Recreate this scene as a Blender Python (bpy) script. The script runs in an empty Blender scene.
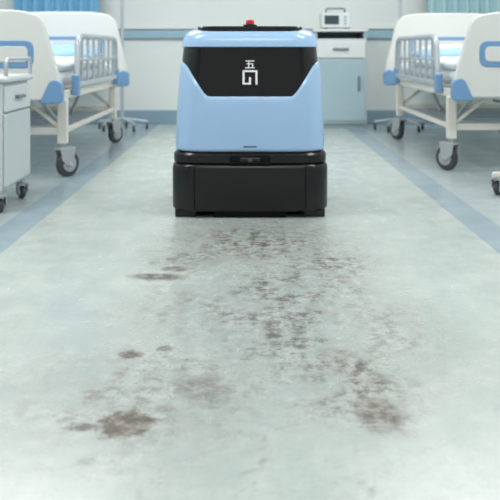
import bpy, bmesh, math, random
from mathutils import Vector, Matrix
random.seed(4)
scn = bpy.context.scene
scn.view_settings.view_transform = 'Standard'

# ------------------------------------------------------------ materials
def lin(c):
    c /= 255.0
    return c/12.92 if c <= 0.04045 else ((c+0.055)/1.055)**2.4
def rgb(r, g, b): return (lin(r), lin(g), lin(b), 1.0)

def mat(name, col, rough=0.5, metal=0.0, var=0.06, scale=8.0, bump=0.0, coat=0.0, bscale=None, spec=.5):
    m = bpy.data.materials.new(name); m.use_nodes = True
    nt = m.node_tree; b = nt.nodes['Principled BSDF']
    tc = nt.nodes.new('ShaderNodeTexCoord')
    n = nt.nodes.new('ShaderNodeTexNoise'); n.inputs['Scale'].default_value = scale; n.inputs['Detail'].default_value = 3
    nt.links.new(tc.outputs['Object'], n.inputs['Vector'])
    mx = nt.nodes.new('ShaderNodeMix'); mx.data_type = 'RGBA'
    c = rgb(*col)
    mx.inputs[6].default_value = tuple(min(1, x*(1-var)) for x in c[:3])+(1,)
    mx.inputs[7].default_value = tuple(min(1, x*(1+var)) for x in c[:3])+(1,)
    nt.links.new(n.outputs['Fac'], mx.inputs[0])
    nt.links.new(mx.outputs[2], b.inputs['Base Color'])
    b.inputs['Roughness'].default_value = rough
    b.inputs['Metallic'].default_value = metal
    b.inputs['Specular IOR Level'].default_value = spec
    if coat: b.inputs['Coat Weight'].default_value = coat; b.inputs['Coat Roughness'].default_value = 0.1
    if bump:
        n2 = nt.nodes.new('ShaderNodeTexNoise'); n2.inputs['Scale'].default_value = bscale or scale*3; n2.inputs['Detail'].default_value = 4
        nt.links.new(tc.outputs['Object'], n2.inputs['Vector'])
        bp = nt.nodes.new('ShaderNodeBump'); bp.inputs['Strength'].default_value = bump; bp.inputs['Distance'].default_value = 0.01
        nt.links.new(n2.outputs['Fac'], bp.inputs['Height']); nt.links.new(bp.outputs[0], b.inputs['Normal'])
    return m

M_blue = mat('robot_blue_paint', (160, 195, 230), 0.28, 0, 0.02, 3, coat=0.3)
M_blk = mat('robot_black_gloss', (14, 15, 16), 0.12, 0, 0.1, 4, spec=.4)
M_blk2 = mat('robot_black_satin', (20, 21, 22), 0.25, 0, 0.1, 30, spec=.4)
M_seam = mat('dark_seam', (5, 5, 6), 0.6, spec=.2)
M_logo = mat('logo_white', (240, 242, 244), 0.5, var=0.01)
M_red = mat('beacon_red', (215, 25, 30), 0.2, coat=0.5)
M_wall = mat('wall_paint', (222, 229, 228), 0.6, 0, 0.02, 2, bump=0.03, bscale=80)
M_ceil = mat('ceiling_paint', (240, 243, 244), 0.8, 0, 0.01)
M_skirt = mat('skirting_blue', (134, 162, 178), 0.45, var=0.04)
M_rail = mat('handrail_blue', (154, 187, 204), 0.4)
M_white = mat('bed_enamel_white', (228, 224, 215), 0.3, var=0.02)
M_abs = mat('bed_board_plastic', (217, 219, 216), 0.35, var=0.02)
M_bblue = mat('bed_blue_plastic', (112, 154, 196), 0.35, var=0.03)
M_alu = mat('rail_aluminium', (186, 194, 200), 0.3, 0.3)
M_sheet = mat('sheet_white_cloth', (222, 228, 232), 0.85, 0, 0.03, 6, bump=0.4, bscale=9)
M_bsheet = mat('blanket_blue_cloth', (156, 192, 220), 0.85, 0, 0.08, 6, bump=0.6, bscale=10)
M_tyre = mat('caster_rubber', (62, 66, 70), 0.55)
M_hub = mat('caster_hub', (165, 170, 174), 0.35)
M_cab = mat('cabinet_laminate', (202, 210, 212), 0.4, var=0.02)
M_cabd = mat('cabinet_door_bluegrey', (162, 186, 196), 0.4, var=0.03)
M_cabt = mat('cabinet_top', (216, 221, 222), 0.3, var=0.02)
M_hand = mat('handle_grey', (110, 124, 134), 0.35)
M_curt = mat('curtain_blue', (116, 174, 210), 0.85, var=0.08, scale=5)
M_curt2 = mat('curtain_pale', (164, 198, 206), 0.85, var=0.06, scale=5)
M_steel = mat('steel', (190, 196, 200), 0.25, 0.8)
M_dev = mat('device_shell', (216, 222, 224), 0.4)
M_scr = mat('device_screen', (60, 78, 88), 0.15)

# ------------------------------------------------------------ geometry helpers
def empty(name, loc):
    e = bpy.data.objects.new(name, None); e.location = loc
    e.empty_display_size = 0.1
    scn.collection.objects.link(e); return e

def finish(name, bm, m, parent=None, smooth=True, bevel=0.0, seg=3, ang=40):
    bmesh.ops.recalc_face_normals(bm, faces=bm.faces[:])
    me = bpy.data.meshes.new(name); bm.to_mesh(me); bm.free()
    ob = bpy.data.objects.new(name, me); scn.collection.objects.link(ob)
    me.materials.append(m)
    if parent: ob.parent = parent
    if bevel:
        md = ob.modifiers.new('bevel', 'BEVEL'); md.width = bevel; md.segments = seg; md.limit_method = 'ANGLE'; md.angle_limit = math.radians(35)
    if smooth:
        for p in me.polygons: p.use_smooth = True
        try: me.set_sharp_from_angle(angle=math.radians(ang))
        except Exception: pass
        if bevel:
            wn = ob.modifiers.new('wn', 'WEIGHTED_NORMAL'); wn.keep_sharp = False
            for e in me.edges: e.use_edge_sharp = False
    return ob

def box(name, par, x0, x1, y0, y1, z0, z1, m, bevel=0.004):
    bm = bmesh.new()
    x0, x1 = min(x0, x1), max(x0, x1); y0, y1 = min(y0, y1), max(y0, y1)
    bmesh.ops.create_cube(bm, size=1, matrix=Matrix.Translation(((x0+x1)/2, (y0+y1)/2, (z0+z1)/2)) @ Matrix.Diagonal((x1-x0, y1-y0, z1-z0, 1)))
    return finish(name, bm, m, par, bevel=min(bevel, 0.45*min(x1-x0, y1-y0, z1-z0)))

def cyl(name, par, p0, p1, r, m, r2=None, n=24, bevel=0.0):
    p0, p1 = Vector(p0), Vector(p1); d = p1-p0
    bm = bmesh.new()
    q = d.to_track_quat('Z', 'Y').to_matrix().to_4x4()
    bmesh.ops.create_cone(bm, cap_ends=True, segments=n, radius1=r, radius2=r if r2 is None else r2, depth=d.length, matrix=Matrix.Translation((p0+p1)/2) @ q)
    return finish(name, bm, m, par, bevel=bevel)

def tube(name, par, pts, r, m, cyclic=False, fillet=0.0):
    """swept round tube through pts (mesh)"""
    P = [Vector(p) for p in pts]
    if fillet:
        Q = []
        n = len(P)
        for i, p in enumerate(P):
            if not cyclic and i in (0, n-1): Q.append(p); continue
            a = (P[i-1]-p); b = (P[(i+1) % n]-p)
            f = min(fillet, a.length*.45, b.length*.45)
            A = p+a.normalized()*f; B = p+b.normalized()*f
            for k in range(6):
                t = k/5; Q.append(A*(1-t)**2+p*2*t*(1-t)+B*t*t)
        P = Q
    bm = bmesh.new(); rings = []; n = len(P); S = 12
    up = None
    for i, p in enumerate(P):
        if cyclic: t = (P[(i+1) % n]-P[i-1])
        else: t = P[min(i+1, n-1)]-P[max(i-1, 0)]
        t.normalize()
        if up is None:
            up = t.orthogonal().normalized()
        else:
            up = (up - t*up.dot(t)).normalized()
        s = t.cross(up)
        rings.append([bm.verts.new(p+(up*math.cos(a)+s*math.sin(a))*r) for a in [2*math.pi*k/S for k in range(S)]])
    for i in range(n if cyclic else n-1):
        a, b = rings[i], rings[(i+1) % n]
        for k in range(S): bm.faces.new((a[k], a[(k+1) % S], b[(k+1) % S], b[k]))
    if not cyclic:
        bm.faces.new(rings[0]); bm.faces.new(rings[-1])
    return finish(name, bm, m, par, ang=60)

def prism_xz(name, par, poly, y0, y1, m, bevel=0.008):
    bm = bmesh.new()
    a = [bm.verts.new((x, y0, z)) for x, z in poly]; b = [bm.verts.new((x, y1, z)) for x, z in poly]
    bm.faces.new(a); bm.faces.new(b)
    n = len(poly)
    for i in range(n): bm.faces.new((a[i], a[(i+1) % n], b[(i+1) % n], b[i]))
    return finish(name, bm, m, par, bevel=bevel)

def round_poly(poly, rad):
    out = []; n = len(poly)
    for i, (x, z) in enumerate(poly):
        p = Vector((x, z)); a = Vector(poly[i-1])-p; b = Vector(poly[(i+1) % n])-p
        r = rad[i]
        if r <= 0: out.append((x, z)); continue
        f = min(r, a.length*.49, b.length*.49)
        A = p+a.normalized()*f; B = p+b.normalized()*f
        for k in range(9):
            t = k/8; q = A*(1-t)**2+p*2*t*(1-t)+B*t*t; out.append((q.x, q.y))
    return out

# ------------------------------------------------------------ room
BACK = 8.05; SIDE = 3.1; H = 2.8; FRONT = -2.0
box('wall_back', None, -SIDE-.1, SIDE+.1, BACK, BACK+.1, 0, H, M_wall, 0)
box('wall_left', None, -SIDE-.1, -SIDE, FRONT, BACK, 0, H, M_wall, 0)
box('wall_right', None, SIDE, SIDE+.1, FRONT, BACK, 0, H, M_wall, 0)
box('ceiling', None, -SIDE-.1, SIDE+.1, FRONT, BACK+.1, H, H+.1, M_ceil, 0)
box('baseboard_back', None, -SIDE, SIDE, BACK-.015, BACK, 0, .13, M_skirt, .004)
box('baseboard_left', None, -SIDE, -SIDE+.015, FRONT, BACK-.015, 0, .13, M_skirt, .004)
box('baseboard_right', None, SIDE-.015, SIDE, FRONT, BACK-.015, 0, .13, M_skirt, .004)
hr = empty('wall_handrail', (0, BACK, .85))
box('rail_body', hr, -SIDE, SIDE, -.035, 0, -.045, .045, M_rail, .015)
box('rail_lip', hr, -SIDE, SIDE, -.05, 0, .045, .062, M_abs, .006)

# floor
fl = box('floor', None, -SIDE-.1, SIDE+.1, FRONT, BACK+.1, -.05, 0, M_wall, 0)
m = bpy.data.materials.new('floor_vinyl_dirty'); m.use_nodes = True
nt = m.node_tree; N = nt.nodes; L = nt.links; bsdf = N['Principled BSDF']
def val(sock, inp):
    if isinstance(sock, (int, float)): inp.default_value = sock
    else: L.new(sock, inp)
def mth(op, a, b=None, c=None, clamp=False):
    n = N.new('ShaderNodeMath'); n.operation = op; n.use_clamp = clamp
    val(a, n.inputs[0])
    if b is not None: val(b, n.inputs[1])
    if c is not None: val(c, n.inputs[2])
    return n.outputs[0]
def sstep(v, lo, hi, o0=0.0, o1=1.0):
    n = N.new('ShaderNodeMapRange'); n.interpolation_type = 'SMOOTHSTEP'
    val(v, n.inputs[0]); n.inputs[1].default_value = lo; n.inputs[2].default_value = hi
    n.inputs[3].default_value = o0; n.inputs[4].default_value = o1
    return n.outputs[0]
geo = N.new('ShaderNodeNewGeometry'); POS = geo.outputs['Position']
def noise(scale, detail=4, rough=0.55, vec=None, stretch=None, color=False):
    n = N.new('ShaderNodeTexNoise'); n.inputs['Scale'].default_value = scale; n.inputs['Detail'].default_value = detail; n.inputs['Roughness'].default_value = rough
    v = vec or POS
    if stretch:
        mp = N.new('ShaderNodeMapping'); mp.inputs['Scale'].default_value = stretch; L.new(v, mp.inputs[0]); v = mp.outputs[0]
    L.new(v, n.inputs['Vector'])
    return n.outputs['Color' if color else 'Fac']
def warp(amp, scale, vec):
    c = noise(scale, 6, .65, vec, color=True)
    a = N.new('ShaderNodeVectorMath'); a.operation = 'SUBTRACT'; L.new(c, a.inputs[0]); a.inputs[1].default_value = (.5, .5, .5)
    b = N.new('ShaderNodeVectorMath'); b.operation = 'MULTIPLY_ADD'; L.new(a.outputs[0], b.inputs[0]); b.inputs[1].default_value = (amp, amp, 0); L.new(vec, b.inputs[2])
    return b.outputs[0]
def sep(v):
    s = N.new('ShaderNodeSeparateXYZ'); L.new(v, s.inputs[0]); return s.outputs[0], s.outputs[1]
WB = sep(warp(.17, 11, POS)); WC = sep(warp(.085, 16, POS))
X0, Y0 = sep(POS)
def blob(cx, cy, rx, ry, st, soft=.6, w=None):
    wx, wy = w or WC
    a = mth('DIVIDE', mth('SUBTRACT', wx, cx), rx); b = mth('DIVIDE', mth('SUBTRACT', wy, cy), ry)
    d = mth('SQRT', mth('ADD', mth('MULTIPLY', a, a), mth('MULTIPLY', b, b)))
    return sstep(d, 1.0+soft*.5, 1.0-soft, 0, st)
def mx_(lst):
    r = lst[0]
    for q in lst[1:]: r = mth('MAXIMUM', r, q)
    return r
crisp = mx_([blob(-.235, 1.59, .058, .072, 1.1, .3), blob(-.315, 1.58, .042, .024, .9), blob(-.272, 1.66, .05, .02, .5), blob(-.10, 1.77, .085, .08, .7, .7), blob(-.075, 1.70, .05, .05, .6, .7),
             blob(-.276, 1.957, .034, .03, 1.0, .4), blob(-.20, 1.99, .026, .018, .9), blob(-.285, 2.62, .10, .05, 1, .6), blob(-.24, 2.72, .06, .045, .9), blob(-.32, 2.8, .04, .03, .6),
             blob(.253, 1.64, .065, .10, .95, .7), blob(-.17, 1.66, .03, .02, .6), blob(.27, 1.80, .045, .065, .75), blob(-.28, 1.44, .03, .02, .4), blob(.19, 1.95, .05, .06, .6)])
B = lambda *a: blob(*a, w=WB)
broad = mx_([B(.21, 1.83, .16, .28, 1, .9), B(.10, 2.15, .27, .42, .9, .9), B(.03, 3.1, .38, .48, 1, .9),
             B(-.17, 2.9, .22, .28, .9, .9), B(.24, 2.8, .2, .32, .95, .9), B(.12, 2.5, .3, .42, .95, .9), B(-.1, 2.3, .28, .36, .7, .9),
             B(-.2, 1.75, .34, .34, .65, .9), B(.35, 2.1, .2, .4, .6, .9)])
n_sp = noise(30, 8, .74)
n_sp2 = noise(95, 6, .72)
n_md = noise(7, 7, .65)
n_str = noise(11, 7, .66, stretch=(1.7, .5, 1))
spk = mth('MULTIPLY', sstep(n_sp, .43, .57), sstep(n_md, .36, .56))
broadm = mth('MULTIPLY', broad, mth('ADD', mth('ADD', mth('MULTIPLY', spk, .55), .18), mth('MULTIPLY', sstep(n_str, .42, .60), .38)))
crispm = mth('MULTIPLY', crisp, mth('ADD', .64, mth('MULTIPLY', sstep(n_sp, .38, .56), .36)))
absx = mth('ABSOLUTE', X0)
track = sstep(absx, .95, .1, 0.25, 1)
allsp = mth('MULTIPLY', mth('MULTIPLY', sstep(n_sp, .50, .64), sstep(n_str, .42, .62)), mth('MULTIPLY', track, .4))
dots = mth('MULTIPLY', mth('MULTIPLY', sstep(n_sp2, .56, .63), sstep(n_md, .42, .56)), mth('MULTIPLY', track, .8))
dirt = mth('ADD', mx_([broadm, crispm, allsp]), mth('MULTIPLY', dots, .45), clamp=True)
def mixc(f, a, b):
    n = N.new('ShaderNodeMix'); n.data_type = 'RGBA'; val(f, n.inputs[0])
    for q, i in ((a, 6), (b, 7)):
        if isinstance(q, tuple): n.inputs[i].default_value = q
        else: L.new(q, n.inputs[i])
    return n.outputs[2]
base = mixc(sstep(n_md, .3, .7), rgb(170, 181, 178), rgb(186, 195, 191))
base = mixc(mth('MULTIPLY', sstep(n_str, .4, .68), .45), base, rgb(198, 204, 199))
base = mixc(mth('MULTIPLY', sstep(n_sp2, .48, .62), .2), base, rgb(148, 157, 154))
edge = mixc(sstep(n_md, .3, .7), rgb(168, 180, 183), rgb(177, 188, 190))
stripe = mixc(sstep(n_md, .3, .7), rgb(146, 164, 174), rgb(154, 172, 181))
c1 = mixc(sstep(absx, .852, .862), base, stripe)
c1 = mixc(sstep(absx, .985, .995), c1, edge)
dcol = mixc(sstep(n_sp, .38, .62), rgb(108, 96, 82), rgb(64, 55, 45))
col = mixc(mth('MULTIPLY', dirt, .94), c1, dcol)
L.new(col, bsdf.inputs['Base Color'])
rg = mth('ADD', mth('MULTIPLY', n_md, .14), mth('MULTIPLY', dirt, .22))
L.new(mth('ADD', rg, .17), bsdf.inputs['Roughness'])
bsdf.inputs['Specular IOR Level'].default_value = .5
bp = N.new('ShaderNodeBump'); bp.inputs['Strength'].default_value = .10; bp.inputs['Distance'].default_value = .002
L.new(n_sp, bp.inputs['Height']); L.new(bp.outputs[0], bsdf.inputs['Normal'])
fl.data.materials[0] = m

# ceiling light panels
em = bpy.data.materials.new('panel_light'); em.use_nodes = True
b = em.node_tree.nodes['Principled BSDF']; b.inputs['Emission Color'].default_value = (1, .98, .95, 1); b.inputs['Emission Strength'].default_value = 4
for i, (px, py, en) in enumerate([(-1.5, 5.7, 40), (1.5, 5.7, 40), (-1.5, 3.0, 32), (1.5, 3.0, 32), (0, .8, 22)]):
    e = empty('ceiling_light_panel', (px, py, H))
    box('frame', e, -.64, .64, -.34, .34, -.03, 0, M_white, .004)
    box('diffuser', e, -.6, .6, -.3, .3, -.036, -.028, em, 0)
    ld = bpy.data.lights.new('panel_area', 'AREA'); ld.shape = 'RECTANGLE'; ld.size = 1.2; ld.size_y = .6; ld.energy = en; ld.color = (1, .98, .945)
    lo = bpy.data.objects.new('panel_area', ld); lo.parent = e; lo.location = (0, 0, -.05); scn.collection.objects.link(lo)

# ------------------------------------------------------------ robot
R = empty('floor_cleaning_robot', (0, 3.86, 0))
def interp(tab, z):
    if z <= tab[0][0]: return tab[0][1]
    for (a, b), (c, d) in zip(tab, tab[1:]):
        if z <= c: return b+(d-b)*(z-a)/(c-a)
    return tab[-1][1]
def ring(hw, hd, r, bulge=.012, ns=28, nc=12):
    pts = []
    def seg(a, b, n):
        for k in range(n): pts.append((a[0]+(b[0]-a[0])*k/n, a[1]+(b[1]-a[1])*k/n))
    def arc(cx, cy, a0, n):
        for k in range(n):
            a = a0+math.pi/2*k/n; pts.append((cx+r*math.cos(a), cy+r*math.sin(a)))
    seg((-hw+r, -hd), (hw-r, -hd), ns); arc(hw-r, -hd+r, -math.pi/2, nc)
    seg((hw, -hd+r), (hw, hd-r), ns//2); arc(hw-r, hd-r, 0, nc)
    seg((hw-r, hd), (-hw+r, hd), ns); arc(-hw+r, hd-r, math.pi/2, nc)
    seg((-hw, hd-r), (-hw, -hd+r), ns//2); arc(-hw+r, -hd+r, math.pi, nc)
    return [(x, y+(-bulge if y < 0 else bulge)*(1-(x/hw)**2)*min(1, abs(y)/hd)) for x, y in pts]
def loft(name, rows, m, par, cap0=True, cap1=True, ang=35):
    bm = bmesh.new(); V = [[bm.verts.new(p) for p in r] for r in rows]; n = len(rows[0])
    for a, b in zip(V, V[1:]):
        for k in range(n): bm.faces.new((a[k], a[(k+1) % n], b[(k+1) % n], b[k]))
    if cap0: bm.faces.new(V[0])
    if cap1: bm.faces.new(V[-1])
    return finish(name, bm, m, par, ang=ang)
HW = [(.27, .319), (.40, .315), (.55, .306), (.68, .296), (.722, .292), (.745, .289), (.762, .283), (.775, .273), (.785, .258), (.790, .240), (.792, .22)]
HD = [(.27, .317), (.40, .314), (.55, .306), (.68, .295), (.722, .290), (.745, .286), (.762, .278), (.775, .266), (.785, .249), (.790, .230), (.792, .21)]
RC = .10
def row(zf, inset=0.0):
    ref = ring(.30, .30, RC)
    out = []
    cache = {}
    for i, (x, y) in enumerate(ref):
        z = zf(x) if callable(zf) else zf
        key = round(z, 4)
        if key not in cache: cache[key] = ring(interp(HW, z)-inset, interp(HD, z)-inset, RC-inset*.5)
        q = cache[key][i]; out.append((q[0], q[1], z))
    return out
def vline(x):
    a = abs(x)
    if a < .165: return .508
    if a < .185: return .508+(a-.165)**2/.04*1.2
    t = (a-.185)/(.272-.185)
    if t < 1: return .520+t*.117
    return .637+min(1, (a-.272)/.028)*.018
# inner black core
loft('black_core', [row(.272, .012), row(.35, .009), row(.45, .007), row(.55, .006), row(.65, .006), row(.7, .006), row(.735, .006), row(.75, .02)], M_blk, R)
# blue lower shell
rows = [row(.279, .02), row(.276, .010), row(.280, .003), row(.288, 0)]
K = 12
for k in range(1, K): rows.append(row(lambda x, k=k: .288+(vline(x)-.016-.288)*k/K))
rows.append(row(lambda x: vline(x)-.016)); rows.append(row(lambda x: vline(x)-.004, .004)); rows.append(row(lambda x: vline(x), .012))
loft('blue_shell', rows, M_blue, R, cap0=False, cap1=False, ang=20)
# lid
lz = [.7145, .722, .732, .745, .755, .762, .769, .775, .780, .785, .788, .790, .792]
rows = [row(.7125, .012), row(.7125, .003)]+[row(z) for z in lz]
loft('blue_lid', rows, M_blue, R, cap0=False, ang=50)
# top dark plate wrapping over lid's upper front edge
loft('lid_top_panel', [[(x, y, z) for x, y in ring(.225-i, .262-i, .06-i*.3, bulge=.010)] for z, i in ((.774, 0), (.796, 0), (.801, .004))], M_blk2, R)
# beacon
cyl('beacon_base', R, (0, -.14, .800), (0, -.14, .812), .030, M_blk, bevel=.003)
cyl('beacon_lens', R, (0, -.14, .812), (0, -.14, .832), .020, M_red, r2=.017, bevel=.004)
def front_y(z, off=0.0): return -(interp(HD, z)+.012)-off
def plate(name, x0, x1, z0, z1, m, off=.0015, th=.003):
    ya, yb = front_y(z0), front_y(z1)
    bm = bmesh.new()
    P = [(x0, ya, z0), (x1, ya, z0), (x1, yb, z1), (x0, yb, z1)]
    f = [bm.verts.new((x, y-off, z)) for x, y, z in P]; g = [bm.verts.new((x, y+th, z)) for x, y, z in P]
    bm.faces.new(f); bm.faces.new(g)
    for i in range(4): bm.faces.new((f[i], f[(i+1) % 4], g[(i+1) % 4], g[i]))
    return finish(name, bm, m, R, smooth=False)
zc = .640; u = .0036
for i, (a, b_, c, d) in enumerate([(-5, 5, 4.2, 5.6), (-5.5, 5.5, -5.6, -4.2), (-4, 4, .2, 1.5), (-2.2, -.8, -4.6, 4.6), (2.4, 3.8, -4.6, .9)]):
    plate('logo_glyph_%d' % i, a*u, b_*u, zc+c*u*.8, zc+d*u*.8, M_logo)
zc = .586; u = .0048
for i, (a, b_, c, d) in enumerate([(-6.5, 6.5, 4.8, 6.6), (-6.5, -4.7, -6.6, 6.6), (4.7, 6.5, -6.6, 6.6), (-.9, .9, -6.6, .2), (-4.9, -.9, -6.6, -5.0)]):
    plate('logo_mark_%d' % i, a*u, b_*u, zc+c*u*.95, zc+d*u*.95, M_logo)
plate('model_label', -.028, .028, .296, .300, M_seam)
# base
def brow(z, ins): return [(x, y, z) for x, y in ring(.330-ins, .322-ins, .09-ins*.5, .010)]
loft('base_neck', [brow(.228, .03), brow(.276, .03)], M_seam, R)
loft('base_collar', [brow(.226, .014), brow(.230, .006), brow(.262, .006), brow(.270, .012), brow(.2715, .03)], M_blk2, R)
loft('base_lower', [brow(.026, .02), brow(.028, .008), brow(.036, .001), brow(.06, 0), brow(.20, 0), brow(.214, .002), brow(.221, .008), brow(.223, .03)], M_blk2, R)
loft('base_groove', [brow(.05, .02), brow(.24, .02)], M_seam, R)
FY = -.332
box('sensor_recess', R, -.085, .085, FY-.003, FY+.03, .222, .264, M_seam, .006)
box('sensor_bar', R, -.045, .045, FY-.010, FY+.02, .232, .256, M_blk, .008)
cyl('sensor_lens', R, (0, FY-.014, .244), (0, FY, .244), .009, M_scr)
for i, s in enumerate((-1, 1)):
    box('bumper_seam_%d' % i, R, s*.232-.0015, s*.232+.0015, -.333, -.30, .04, .215, M_seam, 0)
    box('foot_front_%d' % i, R, s*.225, s*.315, -.30, -.20, 0, .04, M_blk2, .008)
    box('foot_rear_%d' % i, R, s*.225, s*.315, .20, .30, 0, .04, M_blk2, .008)
    cyl('drive_wheel_%d' % i, R, (s*.20, 0, .08), (s*.26, 0, .08), .08, M_tyre, n=32)
box('squeegee_skirt', R, -.15, .15, -.31, -.28, 0.0, .04, M_seam, .004)
box('brush_deck', R, -.22, .22, -.27, .25, .01, .04, M_seam, .006)

# ------------------------------------------------------------ casters
def caster(par, x, y, r=.07, top=.2, idx=0, yaw=0.0):
    w = .034 if r > .05 else .024
    E = bpy.data.objects.new('caster_%d' % idx, None); scn.collection.objects.link(E)
    E.parent = par; E.location = (x, y, 0); E.rotation_euler = (0, 0, math.radians(yaw)); E.empty_display_size = .05
    t = r*.45  # trailing offset
    cyl('tyre', E, (-w/2, t, r), (w/2, t, r), r, M_tyre, n=32, bevel=.008)
    cyl('hub', E, (-w/2-.006, t, r), (w/2+.006, t, r), r*.62, M_hub, n=24, bevel=.003)
    cyl('axle', E, (-w/2-.014, t, r), (w/2+.014, t, r), r*.16, M_steel)
    for s in (-1, 1):
        xx = s*(w/2+.010)
        bm = bmesh.new()
        P = [(-r*.5, 2*r+.010), (-r*.35, r*1.3), (t-r*.2, r*.8), (t+r*.2, r*.8), (t+r*.45, 2*r+.010)]
        a = [bm.verts.new((xx-.003, p, q)) for p, q in P]; b2 = [bm.verts.new((xx+.003, p, q)) for p, q in P]
        bm.faces.new(a); bm.faces.new(b2)
        for i in range(5): bm.faces.new((a[i], a[(i+1) % 5], b2[(i+1) % 5], b2[i]))
        finish('fork_%d' % (s+1), bm, M_hub, E, smooth=False)
    box('crown', E, -w/2-.013, w/2+.013, -r*.55, t+r*.5, 2*r+.006, 2*r+.020, M_hub, .005)
    cyl('stem', E, (0, 0, 2*r+.012), (0, 0, top), .012, M_steel)

# ------------------------------------------------------------ hospital bed
def cloth_slab(name, par, x0, x1, y0, y1, z0, z1, m, amp=.008, puff=0.0, bevel=.03, seed=0):
    """rounded slab with wrinkles"""
    from mathutils import noise as mn
    bm = bmesh.new()
    x0, x1 = min(x0, x1), max(x0, x1)
    nx, ny = 24, max(20, int((y1-y0)*30))
    def pt(u, v, top):
        x = x0+(x1-x0)*u; y = y0+(y1-y0)*v
        e = min(u*(x1-x0), (1-u)*(x1-x0), v*(y1-y0), (1-v)*(y1-y0))
        k = min(1, e/bevel); k = math.sqrt(1-(1-k)**2)
        zc_ = (z0+z1)/2; hh = (z1-z0)/2
        pf = 1+puff*((1-(2*u-1)**4)*(1-(2*v-1)**4)-.6)
        z = zc_+(hh if top else -hh)*(.25+.75*k)*(pf if top else 1)
        nn = mn.noise(Vector((x*9+seed, y*6, 1.3)))+.5*mn.noise(Vector((x*20, y*16+seed, 4)))
        if top: z += amp*nn*k
        return (x, y, z)
    T = [[bm.verts.new(pt(i/nx, j/ny, True)) for i in range(nx+1)] for j in range(ny+1)]
    B = [[bm.verts.new(pt(i/nx, j/ny, False)) for i in range(nx+1)] for j in range(ny+1)]
    for j in range(ny):
        for i in range(nx):
            bm.faces.new((T[j][i], T[j][i+1], T[j+1][i+1], T[j+1][i])); bm.faces.new((B[j][i], B[j+1][i], B[j+1][i+1], B[j][i+1]))
    for j in range(ny):
        bm.faces.new((T[j][0], T[j+1][0], B[j+1][0], B[j][0])); bm.faces.new((T[j][nx], B[j][nx], B[j+1][nx], T[j+1][nx]))
    for i in range(nx):
        bm.faces.new((T[0][i], B[0][i], B[0][i+1], T[0][i+1])); bm.faces.new((T[ny][i], T[ny][i+1], B[ny][i+1], B[ny][i]))
    return finish(name, bm, m, par, ang=80)

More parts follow.
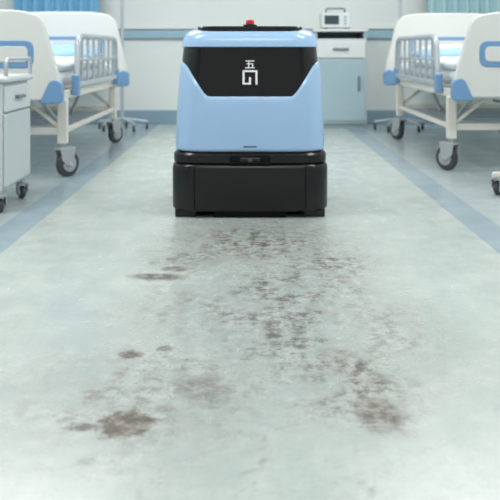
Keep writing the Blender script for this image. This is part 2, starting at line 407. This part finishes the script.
def hospital_bed(s, loc):
    B = empty('hospital_bed', loc)
    X = lambda x: s*x
    Wd = .92
    def board(nm, y, top, out, z0):
        h = top-z0
        po = [(-out, z0), (-out, z0+h*.22), (.10-out, top-.03), (.22, top), (Wd-.22, top), (Wd-.10+out, top-.03), (Wd+out, z0+h*.22), (Wd+out, z0)]
        po = round_poly(po, [.03, .12, .10, .1, .1, .10, .12, .03])
        prism_xz(nm, B, [(X(a), c) for a, c in po], y-.022, y+.022, M_abs, .012)
        zi = z0+h*.36; zt = z0+h*.66
        q = round_poly([(.14, zi), (.14, zt), (Wd-.14, zt), (Wd-.14, zi)], [.05]*4)
        prism_xz(nm+'_blue_inset', B, [(X(a), c) for a, c in q], y-.028, y+.028, M_bblue, .004)
        q = round_poly([(.17, zi+.03), (.17, zt-.03), (Wd-.17, zt-.03), (Wd-.17, zi+.03)], [.03]*4)
        prism_xz(nm+'_inner_panel', B, [(X(a), c) for a, c in q], y-.032, y+.032, M_abs, .004)
        for i, xx in enumerate((-out, Wd+out)):
            d = 1 if i == 0 else -1
            q = round_poly([(xx-d*.012, z0-.015), (xx-d*.012, z0+.10), (xx+d*.05, z0+.115), (xx+d*.11, z0-.015)], [.03, .03, .04, .02])
            prism_xz(nm+'_corner_%d' % i, B, [(X(a), c) for a, c in q], y-.034, y+.034, M_bblue, .008)
    board('footboard', 0, .915, 0.0, .43)
    board('headboard', 2.12, 1.0, .05, .43)
    for i, xx in enumerate((.03, Wd-.03)):
        box('side_rail_%d' % i, B, X(xx-.018), X(xx+.018), .02, 2.10, .425, .475, M_white, .008)
    for i, yy in enumerate((.06, .55, 1.05, 1.55, 2.05)):
        box('cross_member_%d' % i, B, X(.04), X(Wd-.04), yy-.015, yy+.015, .43, .465, M_white, .004)
    box('deck_panel', B, X(.06), X(Wd-.06), .05, 2.07, .475, .49, M_abs, .004)
    LY = (.14, 1.84); LX = (.02, Wd-.02); k = 0
    for i, yy in enumerate(LY):
        for j, xx in enumerate(LX):
            box('leg_%d%d' % (i, j), B, X(xx-.027), X(xx+.027), yy-.027, yy+.027, .185, .43, M_white, .008)
            caster(B, X(xx), yy, .072, .20, k, yaw=s*(38, -25, 30, 50)[k]); k += 1
        box('leg_brace_%d' % i, B, X(.02), X(Wd-.02), yy-.018, yy+.018, .235, .275, M_white, .006)
        tube('leg_gusset_%d' % i, B, [(X(.02), yy, .26), (X(.22), yy, .42)], .012, M_white)
        tube('leg_gusset_b%d' % i, B, [(X(Wd-.02), yy, .26), (X(Wd-.22), yy, .42)], .012, M_white)
    for i, xx in enumerate(LX):
        box('lower_side_bar_%d' % i, B, X(xx-.014), X(xx+.014), LY[0], LY[1], .24, .27, M_white, .006)
        tube('lift_strut_%d' % i, B, [(X(.2+i*.5), .30, .44), (X(.2+i*.5), .75, .27)], .013, M_steel)
        tube('lift_strut_b%d' % i, B, [(X(.2+i*.5), 1.6, .44), (X(.2+i*.5), 1.2, .27)], .013, M_steel)
    for i in range(6):
        tube('basket_wire_%d' % i, B, [(X(.02), .4+i*.22, .262), (X(Wd-.02), .4+i*.22, .262)], .007, M_alu)
    for i, xx in enumerate((.3, .62)):
        tube('crank_%d' % i, B, [(X(xx), .25, .40), (X(xx), -.05, .40), (X(xx), -.05, .34), (X(xx+.0), -.11, .34)], .008, M_hand, fillet=.02)
    for side, xx in enumerate((-.012, Wd+.012)):
        xt = X(xx); y0, y1 = .34, 1.80
        tube('guard_top_%d' % side, B, [(xt, y0, .50), (xt, y0+.05, .755), (xt, y0+.12, .785), (xt, y1-.12, .785), (xt, y1-.05, .755), (xt, y1, .50)], .018, M_alu, fillet=.05)
        box('guard_bottom_%d' % side, B, xt-.012, xt+.012, y0-.02, y1+.02, .485, .515, M_alu, .006)
        tube('guard_mid_%d' % side, B, [(xt, y0+.03, .64), (xt, y1-.03, .64)], .009, M_alu)
        for j in range(7):
            yy = y0+.16+j*(y1-y0-.32)/6
            box('guard_post_%d_%d' % (side, j), B, xt-.009, xt+.009, yy-.015, yy+.015, .50, .785, M_alu, .005)
        for j, yy in enumerate((y0, y1)):
            box('guard_hinge_%d_%d' % (side, j), B, xt-.02, xt+.02, yy-.035, yy+.035, .44, .56, M_bblue, .012)
    cloth_slab('mattress', B, X(.05), X(Wd-.05), .06, 2.08, .49, .60, M_sheet, .006, .05, .03, seed=s*3)
    cloth_slab('quilt', B, X(.02), X(Wd-.04), .2, 1.45, .58, .645, M_sheet, .022, .25, .05, seed=s*7+1)
    cloth_slab('folded_blanket', B, X(.05), X(Wd-.06), 1.2, 1.62, .62, .70, M_bsheet, .02, .3, .05, seed=s*5+2)
    cloth_slab('pillow', B, X(.14), X(Wd-.14), 1.66, 2.06, .59, .73, M_bsheet if s < 0 else M_sheet, .014, .45, .12, seed=s*5+9)
    return B
hospital_bed(-1, (-1.01, 4.54, 0))
hospital_bed(1, (1.15, 4.80, 0))

# ------------------------------------------------------------ bedside cabinet at wall
C = empty('bedside_cabinet', (.80, 7.70, 0))
box('plinth', C, -.21, .21, -.17, .30, 0, .06, M_cabd, .004)
box('carcass', C, -.232, .232, -.20, .31, .05, .80, M_cab, .008)
box('top_tray', C, -.245, .245, -.215, .31, .86, .885, M_cabt, .01)
for i, s in enumerate((-1, 1)):
    box('tray_cheek_%d' % i, C, s*.232, s*.205, -.20, .31, .79, .87, M_cabd, .006)
box('shelf_back', C, -.21, .21, .27, .29, .79, .87, M_cabd, .002)
box('drawer_front', C, -.218, .218, -.214, -.20, .63, .775, M_cabt, .006)
box('drawer_handle', C, -.07, .07, -.232, -.21, .70, .718, M_hand, .006)
box('door_front', C, -.218, .218, -.214, -.20, .075, .615, M_cabd, .006)
box('door_handle', C, .15, .168, -.235, -.21, .34, .47, M_hand, .006)

D = empty('infusion_monitor', (.78, 7.72, .886))
box('shell', D, -.14, .13, -.08, .10, 0.012, .15, M_dev, .014)
box('screen', D, -.11, .02, -.086, -.07, .045, .125, M_scr, .004)
for i in range(3): cyl('button_%d' % i, D, (.075, -.088, .05+i*.03), (.075, -.07, .05+i*.03), .009, M_bblue)
for i, s in enumerate((-1, 1)): box('foot_%d' % i, D, s*.10-.02, s*.10+.02, -.06, .08, 0, .014, M_hand, .002)
tube('carry_handle', D, [(-.09, 0, .14), (-.09, 0, .19), (.08, 0, .19), (.08, 0, .14)], .008, M_hand, fillet=.02)

# near-left mobile bedside cabinet (front faces the aisle, +X)
C = empty('bedside_cabinet', (-1.04, 3.60, 0))
box('carcass', C, -.48, -.012, 0.01, .43, .10, .56, M_cab, .008)
box('worktop', C, -.50, .012, -.005, .445, .56, .588, M_cabt, .012)
box('drawer_front', C, -.012, .002, .02, .42, .435, .545, M_cabt, .005)
box('door_front', C, -.012, .002, .02, .42, .115, .425, M_cab, .005)
box('drawer_handle', C, 0, .02, .16, .28, .485, .50, M_hand, .005)
tube('tray_rail', C, [(0, .42, .58), (0, .42, .66), (0, .02, .66), (0, .02, .58)], .009, M_alu, fillet=.03)
tube('tray_rail_b', C, [(-.48, .42, .58), (-.48, .42, .66), (-.48, .02, .66), (-.48, .02, .58)], .009, M_alu, fillet=.03)
for i, (xx, yy) in enumerate([(-.03, .05), (-.03, .40), (-.45, .05), (-.45, .40)]):
    caster(C, xx, yy, .030, .11, i, yaw=35)

# near-right overbed table
T = empty('overbed_table', (1.18, 3.75, 0))
box('table_top', T, .12, .92, -.05, .35, .78, .805, M_cabt, .012)
box('column', T, .50, .56, .13, .17, .11, .70, M_alu, .008)
box('column_inner', T, .51, .55, .137, .163, .68, .78, M_steel, .004)
box('base_bar', T, .505, .555, -.02, .37, .085, .115, M_white, .008)
for i, yy in enumerate((0, .35)):
    box('base_leg_%d' % i, T, -.01, .72, yy-.018, yy+.018, .085, .112, M_white, .008)
    for j, xx in enumerate((.01, .70)):
        caster(T, xx, yy, .034, .095, i*2+j, yaw=-40)

# ------------------------------------------------------------ curtains
def curtain(name, x0, x1, y, z0, m, seed):
    C = empty(name, ((x0+x1)/2, y, 0)); cx = (x0+x1)/2
    bm = bmesh.new(); n = int((x1-x0)*110); nz = 10; V = []
    for j in range(nz+1):
        z = z0+(2.5-z0)*j/nz; r = []
        for i in range(n+1):
            t = i/n; x = x0+(x1-x0)*t
            r.append(bm.verts.new((x-cx, .028*math.sin(x*62+seed+.6*math.sin(x*9))+.01*math.sin(x*23+z*2), z)))
        V.append(r)
    for j in range(nz):
        for i in range(n): bm.faces.new((V[j][i], V[j][i+1], V[j+1][i+1], V[j+1][i]))
    ob = finish('drape', bm, m, C, ang=180); md = ob.modifiers.new('s', 'SOLIDIFY'); md.thickness = .003
    cyl('track', C, (x0-cx-.1, 0, 2.52), (x1-cx+.1, 0, 2.52), .015, M_alu)
    for i, xx in enumerate((x0-cx, x1-cx)): cyl('track_hanger_%d' % i, C, (xx, 0, 2.52), (xx, 0, H), .008, M_alu)
    return C
curtain('privacy_curtain', -2.15, -1.38, 7.75, .35, M_curt, 0)
curtain('privacy_curtain', 1.62, 2.3, 7.75, .35, M_curt2, 2)

def iv(x, y):
    I = empty('iv_stand', (x, y, 0))
    for i in range(5):
        a = 2*math.pi*i/5+.3
        tube('base_arm_%d' % i, I, [(0, 0, .10), (.22*math.cos(a), .22*math.sin(a), .07)], .012, M_alu)
        cyl('roller_%d' % i, I, (.22*math.cos(a)-.008, .22*math.sin(a), .028), (.22*math.cos(a)+.008, .22*math.sin(a), .028), .028, M_tyre)
        cyl('roller_stem_%d' % i, I, (.22*math.cos(a), .22*math.sin(a), .03), (.22*math.cos(a), .22*math.sin(a), .075), .008, M_alu)
    cyl('pole_lower', I, (0, 0, .08), (0, 0, 1.15), .015, M_alu)
    cyl('pole_upper', I, (0, 0, 1.1), (0, 0, 1.95), .010, M_alu)
    for i in range(2):
        d = 1 if i else -1
        tube('hook_%d' % i, I, [(0, 0, 1.93), (d*.09, 0, 1.93), (d*.12, 0, 1.97)], .006, M_alu, fillet=.02)
iv(-1.12, 7.45)
iv(1.31, 7.42)

# ------------------------------------------------------------ world, camera
w = bpy.data.worlds.new('World'); scn.world = w; w.use_nodes = True
w.node_tree.nodes['Background'].inputs[0].default_value = (.98, .99, 1, 1)
w.node_tree.nodes['Background'].inputs[1].default_value = .60
cd = bpy.data.cameras.new('Camera'); co = bpy.data.objects.new('Camera', cd); scn.collection.objects.link(co)
co.location = (0, 0, .7); co.rotation_euler = (math.radians(90), 0, 0)
cd.sensor_width = 36; cd.lens = 61.2; cd.shift_y = -.4
cd.dof.use_dof = True; cd.dof.focus_distance = 2.5; cd.dof.aperture_fstop = 5.6
scn.camera = co
